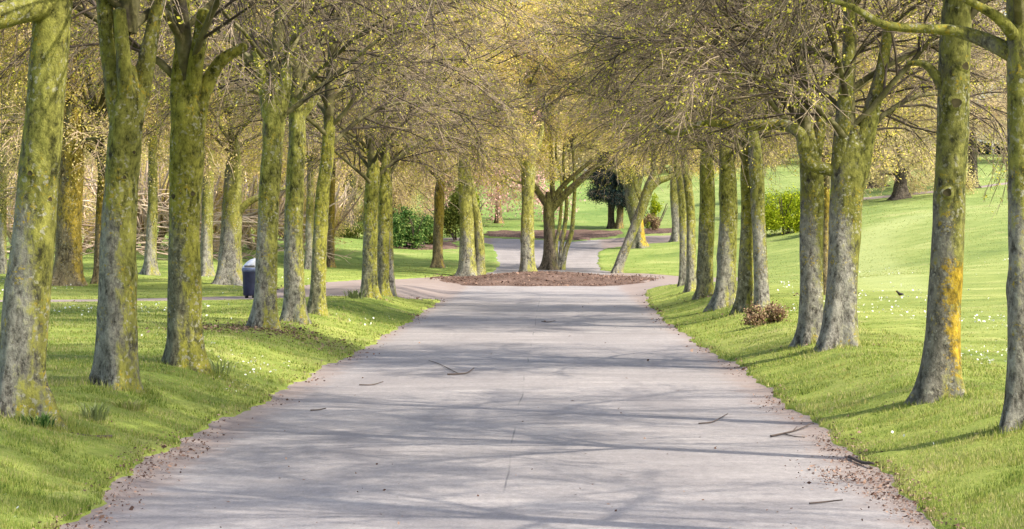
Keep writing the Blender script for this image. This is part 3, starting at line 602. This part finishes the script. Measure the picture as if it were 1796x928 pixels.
tree('dark trunk leaning right behind the green bush', [(708, 388, 15), (712, 360, 14), (717, 330, 14), (724, 290, 12)], WOOD[1], 'bark_dark', name='park_tree', cscale=.7, detail=.7)
# --- trees on the right hillside
tree('short dark trunk beside the hillside track under a low tawny crown', [(1580, 350, 28), (1580, 330, 24), (1580, 305, 22)], BG[1], 'bark_dark', name='hillside_tree', cscale=.62, detail=.7, cz=.3)
tree('low spreading dark tree left of the short trunk on the hillside', [(1536, 330, 28), (1537, 315, 22), (1536, 295, 18)], BG[2], 'bark_dark', name='hillside_tree', cscale=.62, detail=.7, limbs=[[(1540, 318, 10), (1555, 326, 7), (1570, 332, 4)]])
tree('dark upright trunk high on the slope right of the orange lichen tree', [(1705, 331, 20), (1706, 300, 17), (1706, 270, 16), (1706, 240, 14)], BG[0], 'bark_dark', name='hillside_tree', cscale=.5, detail=.7, cz=.9)
# --- beyond the junction
tree('dark blue green evergreen with a low round crown beyond the far path', [(1073, 402, 13), (1072, 380, 11), (1073, 350, 12), (1075, 330, 10)], DARK, 'bark_dark', name='evergreen_tree', detail=.6, cz=-.1, cscale=.54)
tree('reddish stump like trunk next to the evergreen', [(1086, 402, 12), (1087, 385, 11), (1088, 366, 12), (1089, 345, 9)], None, 'bark_brown', name='dead_tree', detail=.6, limbs=[[(1088, 360, 5), (1096, 350, 4), (1104, 345, 2)]])
def far_tree(label, X, Y, w, h, crown, cs, mat='bark_brown', name='woodland_tree', group='tawny trees of the wood in the background'):
    z = float(base(X, Y)); px = CX + X / Y * F; py = HY - (z - CH) / Y * F; k = F / Y
    lx = random.uniform(-.25, .25)
    return tree(label, [(px, py, w * k), (px + lx * k * .5, py - h * .5 * k, w * .8 * k), (px + lx * k, py - h * k, w * .7 * k)], crown, mat, name=name, group=group, cscale=cs, detail=.5, gp=(X, Y))
far_tree('pinkish blossoming tree beyond the junction, left of the island trees', -0.7, 124, .35, 2.6, PINK, .85, name='blossom_tree', group=None)
wl = 'tawny yellow budding tree among the wood behind the lawn'
for i in range(15):
    X = -46 + i * 7.0 + random.uniform(-1.5, 1.5); Y = 172 + random.uniform(-8, 12)
    far_tree(wl, X, Y, .5, 2.2, BG[i % 3], random.uniform(.95, 1.2))
for i in range(14):
    X = -58 + i * 9.0 + random.uniform(-2, 2); Y = 212 + random.uniform(-8, 12)
    far_tree(wl, X, Y, .6, 3.0, BG[(i + 1) % 3], random.uniform(1.3, 1.65))
for i in range(9):   # left woodland behind the dead hedge
    X = -44 + i * 4.4 + random.uniform(-1, 1); Y = 118 + random.uniform(-8, 14)
    far_tree('budding tree of the wood behind the heap of dead branches', X, Y, .34, 1.8, WOOD[i % 2], random.uniform(.75, .95), group='trees of the wood left of the avenue')
# trees of the right row that stand before the photo's frame and throw their shade onto the path in it
for i, (X, Y) in enumerate([(4.3, 13.2)]):
    far_tree('avenue tree of the right row standing nearer than the trunk at the right edge', X, Y, .40, 4.2, AV[(i + 3) % 5], .85, 'bark', 'avenue_tree', 'avenue trees right of the path before the frame')

# ------------------------------------------------------------------ shrubs and low plants
def shrub(label, x, y, wpx, hpx, mat, n=5000, ls=(0.05, 0.10), stems=7, name='bush', hollow=.35, lumps=9, group=None, cat='bush', stemmat='stick'):
    g = G(x, y); k = g[1] / F; w = wpx * k / 2; h = hpx * k
    t = thing(name, label, cat, tuple(g), group)
    lx = rng.uniform(-.72, .72, lumps); cs = np.stack([lx * w, rng.uniform(-.55, .55, lumps) * w, rng.uniform(.25, .85, lumps) * h * (1 - .6 * lx ** 2)], -1)
    rs = rng.uniform(.16, .42, lumps)
    ci = rng.integers(0, lumps, n); d = unit(rng.normal(size=(n, 3))) * (rng.random((n, 1)) ** .45)
    p = cs[ci] + d * rs[ci][:, None] * np.array([w, w, h * .75]); p += rng.normal(0, .045, (n, 3)) * w + (rng.random((n, 1)) < .25) * rng.normal(0, .17, (n, 3)) * w; p[:, 2] = np.maximum(p[:, 2], .03)
    b = MB(); leaves(b, p, rng.uniform(ls[0], ls[1], n), 0, aspect=.6)
    link('foliage', b.mesh('foliage', [M[mat]], False), t)
    b = MB(); a = rng.uniform(0, 6.28, stems); D = np.stack([np.cos(a) * .5, np.sin(a) * .5, np.ones(stems)], -1)
    S = grow(np.stack([np.cos(a) * w * .15, np.sin(a) * w * .15, np.full(stems, -.05)], -1), D, np.full(stems, h * .9), 6, 0, .15)
    tubes(b, S, rad(S, np.full(stems, max(.006, h * .018)), .4), 5); link('stems', b.mesh('stems', [M[stemmat]]), t)
    return t
shrub('dark green glossy bush on the soil bed left of the olive trunk', 722, 437, 92, 78, 'leaf_green', 9000, (.07, .14), lumps=14)
shrub('small green bush right behind the dark glossy one', 752, 432, 38, 48, 'leaf_olive', 2500, (.07, .13))
shrub('tall dark olive bush behind the two stemmed island tree', 802, 422, 58, 92, 'leaf_olive', 6000, (.07, .14), lumps=12)
shrub('fresh lime green sprig of a bush at the right of the two stemmed tree', 832, 414, 34, 80, 'leaf_lime', 2200, (.07, .14))
shrub('bright yellow green round bush on the lawn right of the avenue', 1374, 412, 96, 82, 'leaf_lime', 11000, (.06, .12), lumps=16)
shrub('yellow green bush half hidden by the stout forked tree', 1445, 410, 70, 74, 'leaf_lime', 6000, (.07, .13))
shrub('small yellow and red flecked bush behind the leaning tree', 1148, 402, 36, 58, 'leaf_lime', 2200, (.06, .12))
shrub('reddish twiggy bush below the yellow flecked one', 1142, 408, 32, 36, 'leaf_red', 2000, (.05, .10))
shrub('low brown clipped shrub at the foot of the pale silvery avenue trunk', 1342, 572, 70, 38, 'leaf_red', 5200, (.03, .065), lumps=12)
shrub('dark ground cover clump at the foot of the thick dark trunk', 620, 418, 86, 24, 'leaf_olive', 3500, (.06, .12), name='ground_cover_bush')
def weed(label, x, y, wpx, hpx, mat, n=120, wid=.007):
    g = G(x, y); k = g[1] / F; w = wpx * k / 2; h = hpx * k
    a = rng.uniform(0, 6.28, n); r_ = np.sqrt(rng.random(n)) * w * .75
    p0 = np.stack([np.cos(a) * r_, np.sin(a) * r_ , np.full(n, 0.0)], -1); a2 = a + rng.normal(0, .7, n); L = h * rng.uniform(.4, 1.1, n)
    d = np.stack([np.cos(a2), np.sin(a2), np.zeros(n)], -1); s_ = np.stack([-np.sin(a2), np.cos(a2), np.zeros(n)], -1) * wid * rng.uniform(.6, 1.4, n)[:, None]
    p1 = p0 + d * L[:, None] * .3 + np.array([0, 0, 1]) * L[:, None] * .75; p2 = p0 + d * L[:, None] * .7 + np.array([0, 0, 1]) * L[:, None]
    b = MB(); b.add(np.stack([p0 - s_ * .5, p0 + s_ * .5, p1 + s_, p1 - s_, p2], 1), q=np.arange(n)[:, None] * 5 + np.array([[0, 1, 2, 3]]), t=np.arange(n)[:, None] * 5 + np.array([[3, 2, 4]]))
    tag(link('weed_tuft', b.mesh('weed_tuft', [M[mat]], False), None, tuple(g + np.array([0, 0, .02]))), label, 'plant')
weed('low grey green weed tuft on the grass between the first two left avenue trees', 166, 742, 54, 32, 'weed', 110, .004)
weed('leafy nettle clump at the foot of the leftmost avenue trunk', 66, 754, 70, 24, 'leaf_green', 110, .007)
weed('green grassy tuft right of the grey weed on the left lawn', 228, 724, 80, 20, 'blade', 200, .004)
weed('thin sprouting weeds beside the third avenue trunk from the left', 382, 660, 74, 30, 'weed', 50, .005)
weed('small weed with thin stalks at the foot of the three close trunks', 622, 526, 40, 18, 'weed', 80, .012)
# thicket of bare undergrowth in the left wood
for i in range(13):
    x = -20 + i * 48 + random.uniform(-12, 12)
    if x > 585: break
    shrub('tawny leafless thicket in the wood behind the dead branches', x, 446 - random.uniform(0, 10), 110, random.uniform(110, 190), 'leaf_wood', 4500, (.05, .11), 24, 'thicket', group='thickets behind the dead branches', stemmat='deadwood', lumps=14)

# dead hedge: stacked bleached branches along the edge of the left wood
def dead_hedge(label, x0, x1, ytop, n):
    g = G((x0 + x1) / 2, 458); Y = g[1]; k = Y / F; w = (x1 - x0) * k; h = (452 - ytop) * k
    t = thing('dead_hedge', label, 'dead hedge', tuple(g), 'heap of dead branches on the left')
    for j in range(2):
        sx = -w / 2 + w * (j + .5) / 2 + random.uniform(-.2, .2)
        link('stake', trunk_mesh('stake', [(sx, 0, -.3, .035), (sx + .06, 0, h * .3, .033), (sx + .16, .02, h * random.uniform(.5, .65), .026)], M['deadwood'], 8, 14, 0, .05, j + int(x0)), t)
    P0 = np.stack([rng.uniform(-w * .62, w * .35, n), rng.uniform(-.5, .6, n), h * rng.random(n) ** 1.2 + .03], -1)
    D = np.stack([np.ones(n), rng.normal(0, .25, n), rng.normal(0.0, .17, n)], -1)
    b = MB(); S = grow(P0, D, rng.uniform(1.0, 3.2, n), 8, .01, .11); tubes(b, S, rad(S, rng.uniform(.012, .042, n), .45), 6)
    m = n * 5; P0, D, tt_, _ = spawn(S, 5, .2, 1, 20, 60, .3); S2 = grow(P0, D, rng.uniform(.3, 1.1, m), 5, 0, .12); tubes(b, S2, rad(S2, np.full(m, .012), .4), 4)
    tag(link('branches', b.mesh('branches', [M['deadwood']]), t), kind='stuff')
dead_hedge('heap of stacked bleached branches at the left edge behind the thick old trunk', -30, 170, 300, 46)
dead_hedge('heap of stacked bleached branches seen between the second and third avenue trunks', 160, 350, 320, 46)
dead_hedge('end of the branch heap near the stumpy tree by the bin', 340, 560, 350, 34)

# ------------------------------------------------------------------ litter bin
def lathe(prof, S=20, sx=1, sy=1):
    v = []; q = []
    for (r_, z_) in prof:
        for a in range(S): v.append((r_ * sx * math.cos(a * 2 * math.pi / S), r_ * sy * math.sin(a * 2 * math.pi / S), z_))
    for i in range(len(prof) - 1):
        for a in range(S): q.append((i * S + a, i * S + (a + 1) % S, (i + 1) * S + (a + 1) % S, (i + 1) * S + a))
    return v, q
g = G(439, 523); s = 67 * g[1] / F / 0.95
bt = thing('litter_bin', 'dark blue litter bin with a pale sloping lid, half hidden behind an avenue trunk', 'bin', tuple(g)); bt.scale = (s, s, s)
b = MB(); v, q = lathe([(0, .06), (.16, .06), (.175, .08), (.185, .3), (.195, .62), (.20, .66), (.19, .67)]); b.add(v, q=q); link('body', b.mesh('body', [M['navy']]), bt)
b = MB(); v, q = lathe([(.19, .66), (.212, .662), (.212, .765), (.19, .768)]); b.add(v, q=q); link('band', b.mesh('band', [M['bluegrey']]), bt)
b = MB(); v, q = lathe([(.17, .76), (.214, .763), (.216, .83), (.17, .90), (.09, .945), (0, .96)])
v = [(x, y, z + (.10 * x / .2 if z > .8 else 0)) for x, y, z in v]; b.add(v, q=q); link('lid', b.mesh('lid', [M['lidgrey']]), bt)
b = MB(); ang = np.linspace(-2.2, -.95, 9)
vv = [(r_ * math.cos(a_), r_ * math.sin(a_), z_) for r_ in (.2195, .205) for z_ in (.785, .815) for a_ in ang]
b.add(vv, q=[(i, i + 1, i + 10, i + 9) for i in range(8)] + [(9 + i, 10 + i, 28 + i, 27 + i) for i in range(8)] + [(i, 18 + i, 19 + i, i + 1) for i in range(8)]); link('opening', b.mesh('opening', [M['black']]), bt)
for fx in (-.09, .09):
    b = MB(); v, q = lathe([(0, -.02), (.045, -.02), (.045, .07), (0, .07)], 8); b.add([(x + fx, y, z) for x, y, z in v], q=q); link('foot', b.mesh('foot', [M['black']]), bt)

# ------------------------------------------------------------------ small dark bird on the right lawn
g = G(1578, 523)
bd = thing('bird', 'small dark bird standing upright on the right lawn', 'bird', tuple(g)); bd.rotation_euler = (0, 0, R(200)); bd.scale = (1.1, 1.1, 1.1)
ring = [(-.085, .075, .004, .003), (-.06, .072, .012, .006), (-.03, .078, .026, .022), (0, .085, .036, .034), (.025, .098, .034, .036), (.045, .118, .024, .026), (.058, .134, .021, .022), (.070, .140, .019, .019), (.082, .139, .010, .010), (.086, .138, .001, .001)]
v = []; S = 14
for (x, z, ry, rz) in ring:
    for a in range(S): v.append((x, ry * math.cos(a * 6.2832 / S), z + rz * math.sin(a * 6.2832 / S)))
q = [(i * S + a, i * S + (a + 1) % S, (i + 1) * S + (a + 1) % S, (i + 1) * S + a) for i in range(len(ring) - 1) for a in range(S)]
b = MB(); b.add(v, q=q); link('body', b.mesh('body', [M['black']]), bd)
b = MB(); tubes(b, np.array([[(.082, 0, .138), (.095, 0, .136), (.108, 0, .133)]]), np.array([[.006, .004, .0008]]), 6); link('beak', b.mesh('beak', [M['beak']]), bd)
for sy in (-1, 1):
    b = MB(); tubes(b, np.array([[(.005, sy * .014, .06), (-.005, sy * .014, .03), (.004, sy * .014, -.002), (.03, sy * .014, .0)]]), np.array([[.005, .003, .003, .002]]), 5); link('leg', b.mesh('leg', [M['beak']]), bd)
    b = MB(); v, q = lathe([(0, -1), (.5, -.8), (.9, -.3), (1, .2), (.7, .8), (0, 1)], 10)
    b.add([(-.025 + z * .055, sy * (.033 + y * .006), .088 - z * -.01 + x * .022) for x, y, z in v], q=q); link('wing', b.mesh('wing', [M['black']]), bd)

# ------------------------------------------------------------------ hedge and white posts on the hill's skyline
def hedge(label, x0, x1, Y, h):
    X0 = (x0 - CX) / F * Y; X1 = (x1 - CX) / F * Y; n = 9000
    t = thing('hedge', label, 'hedge', ((X0 + X1) / 2, Y, float(base((X0 + X1) / 2, Y))))
    X = rng.uniform(X0, X1, n); Yy = Y + rng.uniform(-.5, .5, n); z = base(X, Yy) + rng.random(n) * h * (1 + .12 * np.sin(X * 1.7))
    b = MB(); leaves(b, np.stack([X - (X0 + X1) / 2, Yy - Y, z - base((X0 + X1) / 2, Y)], -1), rng.uniform(.12, .24, n), 0)
    link('foliage', b.mesh('foliage', [M['leaf_dark']], False), t)
hedge('dark clipped hedge along the top of the right hill', 1690, 1880, 196, 1.0)
for x in (1741, 1771):
    Y = 194; X = (x - CX) / F * Y; z = float(base(X, Y))
    t = thing('post', 'white post before the hedge at the top of the hill' + (', left one' if x < 1750 else ', right one'), 'post', (X, Y, z), 'white posts on the hilltop')
    b = MB(); v, q = lathe([(0, -.1), (.11, -.1), (.11, 1.25), (0, 1.3)], 4); b.add(v, q=q); link('shaft', b.mesh('shaft', [M['white']], False), t)
    b = MB(); v, q = lathe([(0, 1.25), (.15, 1.25), (.15, 1.33), (0, 1.42)], 4); b.add(v, q=q); link('cap', b.mesh('cap', [M['white']], False), t)

# ------------------------------------------------------------------ fallen sticks on the path and grass
def stick(label, pts, r, forks=(), group='fallen sticks'):
    W = [G(*p) for p in pts]; o = W[0]
    P = np.array([[*(w - o + np.array([0, 0, r * 1.3 + (.02 if i == len(W) - 1 else 0.003)]))] for i, w in enumerate(W)])
    pr = [(p[0], p[1], p[2], r * (1 - .5 * i / len(P))) for i, p in enumerate(P)]
    b = trunk_mesh('fallen_stick', pr, M['stick'], 8, 20, 0, .15, int(pts[0][0]))
    t = tag(link('fallen_stick', b, None, tuple(o)), label, 'stick', group)
    for f in forks:
        Wf = [G(*p) - o for p in f]; pr = [(p[0], p[1], p[2] + r * 1.2, r * .6 * (1 - .5 * i / len(Wf))) for i, p in enumerate(Wf)]
        link('side_twig', trunk_mesh('side_twig', pr, M['stick'], 6, 12, 0, .12, int(f[0][0])), t)
stick('dark bent stick lying in the middle of the path', [(785, 659), (806, 658), (820, 656), (831, 650)], .011, [[(806, 658), (770, 640), (752, 634)]])
stick('forked fallen branch at the right edge of the path', [(1352, 768), (1378, 762), (1400, 756), (1424, 748)], .009, [[(1375, 763), (1395, 768), (1412, 769)], [(1390, 759), (1398, 750)]])
stick('thin curved twig on the path left of the forked branch', [(1226, 745), (1250, 742), (1276, 731)], .007)
stick('short stick on the left part of the path before the bent one', [(630, 677), (652, 677), (672, 674)], .008)
stick('small dark stick low on the left side of the path', [(545, 722), (560, 721), (572, 721)], .008)
stick('thin stick high on the path near the junction', [(950, 565), (962, 566), (974, 565)], .009)
stick('dark chunk of wood at the right path edge beside the soil', [(1490, 806), (1512, 816), (1532, 822)], .015)
stick('dark stick on the grass left of the path below the second avenue trunk', [(125, 768), (160, 772), (196, 775)], .018)
stick('long thin stick low on the right part of the path', [(1420, 886), (1450, 883), (1478, 884)], .006)

# ------------------------------------------------------------------ uncountable: grass blades, daisies, dead leaves
def scatter(n, y0, y1, x0=-.235, x1=.235):
    Y = 1 / (1 / y0 - rng.random(n) * (1 / y0 - 1 / y1)); X = Y * rng.uniform(x0, x1, n)
    return X, Y
def gnd(X, Y): return base(X, Y) + 0.035
X, Y = scatter(520000, 13.5, 75); thin = np.array([noise.noise((x * 1.6, y * 1.1, 14)) + .5 * noise.noise((x * 4, y * 3, 4)) for x, y in zip(X, Y)])   # thin, worn spots
k = (path_sd(X, Y) > 0.03) & (rng.random(len(X)) > sm(.22, .5, thin) * .85); X, Y = X[k], Y[k]; n = len(X)
sc = np.clip(Y / 22, .75, 2.6)
a = rng.uniform(0, 6.283, n); hh = rng.uniform(.010, .034, n) * (0.75 + .25 * sc) * (0.7 + 0.6 * (np.sin(X * 2.1 + 1.3 * np.sin(Y * 1.1)) * np.sin(Y * 1.7 + X) * .5 + .5))
wd = rng.uniform(.004, .0085, n) * sc
p = np.stack([X, Y, gnd(X, Y) - .02], -1); sd2 = np.stack([np.cos(a), np.sin(a), np.zeros(n)], -1)
hh = hh * np.where(lat(X, Y) > 5.5, .35, 1) * np.where(Y > 50, .6, 1)
for bx, by in TB: hh = hh * (1 + 2.2 * np.exp(-((X - bx) ** 2 + (Y - by) ** 2) / .16))
tip = p + np.stack([rng.normal(0, .4, n) * hh, rng.normal(0, .4, n) * hh, hh + .02], -1)
b = MB(); b.add(np.stack([p - sd2 * wd[:, None], p + sd2 * wd[:, None], tip], 1), t=np.arange(n * 3).reshape(-1, 3))
tag(link('grass', b.mesh('grass', [M['blade']], False)), 'short spring grass covering both banks of the avenue', 'grass', kind='stuff')
X, Y = scatter(70000, 72, 175, -.24, .26); k = path_sd(X, Y) > 0.2; X, Y = X[k], Y[k]; n = len(X)
a = rng.uniform(0, 6.283, n); sc = Y / 90; cl = np.array([noise.noise((x * .22, y * .10, 2)) for x, y in zip(X, Y)])
hh = rng.uniform(.004, .016, n) * sc * (1 + .9 * cl); wd = rng.uniform(.012, .03, n) * sc
p = np.stack([X, Y, gnd(X, Y) - .01], -1); sd2 = np.stack([np.cos(a), np.sin(a), np.zeros(n)], -1)
tip = p + np.stack([rng.normal(0, .5, n) * hh, rng.normal(0, .5, n) * hh, hh + .02], -1)
b = MB(); b.add(np.stack([p - sd2 * wd[:, None], p + sd2 * wd[:, None], tip], 1), t=np.arange(n * 3).reshape(-1, 3))
tag(link('grass', b.mesh('grass', [M['blade']], False)), 'rougher grass of the far lawns beyond the junction and up the right hillside', 'grass', kind='stuff')
X, Y = scatter(15000, 14, 80); u = lat(X, Y)
pr = np.array([noise.noise((x * .35, y * .12, 5)) for x, y in zip(X, Y)])
k = (path_sd(X, Y) > .3) & (pr + rng.normal(0, .10, len(X)) > np.where(np.abs(u) > 7, 0.08, 0.22)); X, Y = X[k], Y[k]; n = len(X)
b = MB(); leaves(b, np.stack([X, Y, gnd(X, Y) + rng.uniform(.03, .06, n)], -1), rng.uniform(.022, .036, n) * np.clip(Y / 30, .9, 1.7), 0, .6, 1.0)
tag(link('daisies', b.mesh('daisies', [M['daisy']], False)), 'white daisies dotted over the lawns', 'daisies', kind='stuff')
# dead leaves: along the path's edges, on the island and the beds, round the tree with the bare foot
pts = []
X, Y = scatter(130000, 13.5, 85, -.2, .2); s_ = path_sd(X, Y)
cl = np.array([noise.noise((x * .9, y * .35, 9)) for x, y in zip(X, Y)])
k = rng.random(len(X)) < np.exp(-((s_ + .04) / (.10 + .12 * np.clip(cl + .3, 0, 1))) ** 2) * np.clip(.55 + 1.6 * cl, .06, 1); pts.append((X[k], Y[k], base(X[k], Y[k]) + np.where(s_[k] < 0, .012, .045)))
X, Y = scatter(330, 13.5, 80, -.2, .2); k = polysd(path_w, X, Y) < -.2; pts.append((X[k], Y[k], base(X[k], Y[k]) + .01))
a = rng.uniform(0, 6.28, 3500); r_ = np.sqrt(rng.random(3500)) * 1.12; X = ISL[0] + IRX * r_ * np.cos(a); Y = ISL[1] + IRY * r_ * np.sin(a); pts.append((X, Y, base(X, Y) + .05 + .26 * (1 - sm(.1, 1, r_))))
g = G(462, 582); X = g[0] + rng.normal(0, .75, 2600); Y = g[1] + rng.normal(0, 1.2, 2600); k = path_sd(X, Y) > 0; pts.append((X[k], Y[k], gnd(X[k], Y[k]) + .03))
g = G(1480, 842); X = g[0] + rng.normal(0, .15, 600); Y = g[1] + rng.normal(0, .5, 600); pts.append((X, Y, base(X, Y) + .02))
for bx, by in TB:
    if by < 60 and abs(bx) < 16:
        m = 40; X = bx + rng.normal(0, .42, m); Y = by + rng.normal(0, .5, m); k = path_sd(X, Y) > .05; pts.append((X[k], Y[k], gnd(X[k], Y[k]) + .02))
P = np.concatenate([np.stack(t_, -1) for t_ in pts])
b = MB(); leaves(b, P + rng.normal(0, .004, P.shape), np.clip(np.exp(rng.normal(-3.75, .4, len(P))), .01, .06) * np.clip(P[:, 1] / 30, .8, 2.2), 0, .75, .7)
tag(link('dead_leaves', b.mesh('dead_leaves', [M['leaf_litter']], False)), 'brown dead leaves lying along the path edges and on the island', 'dead leaves', kind='stuff')
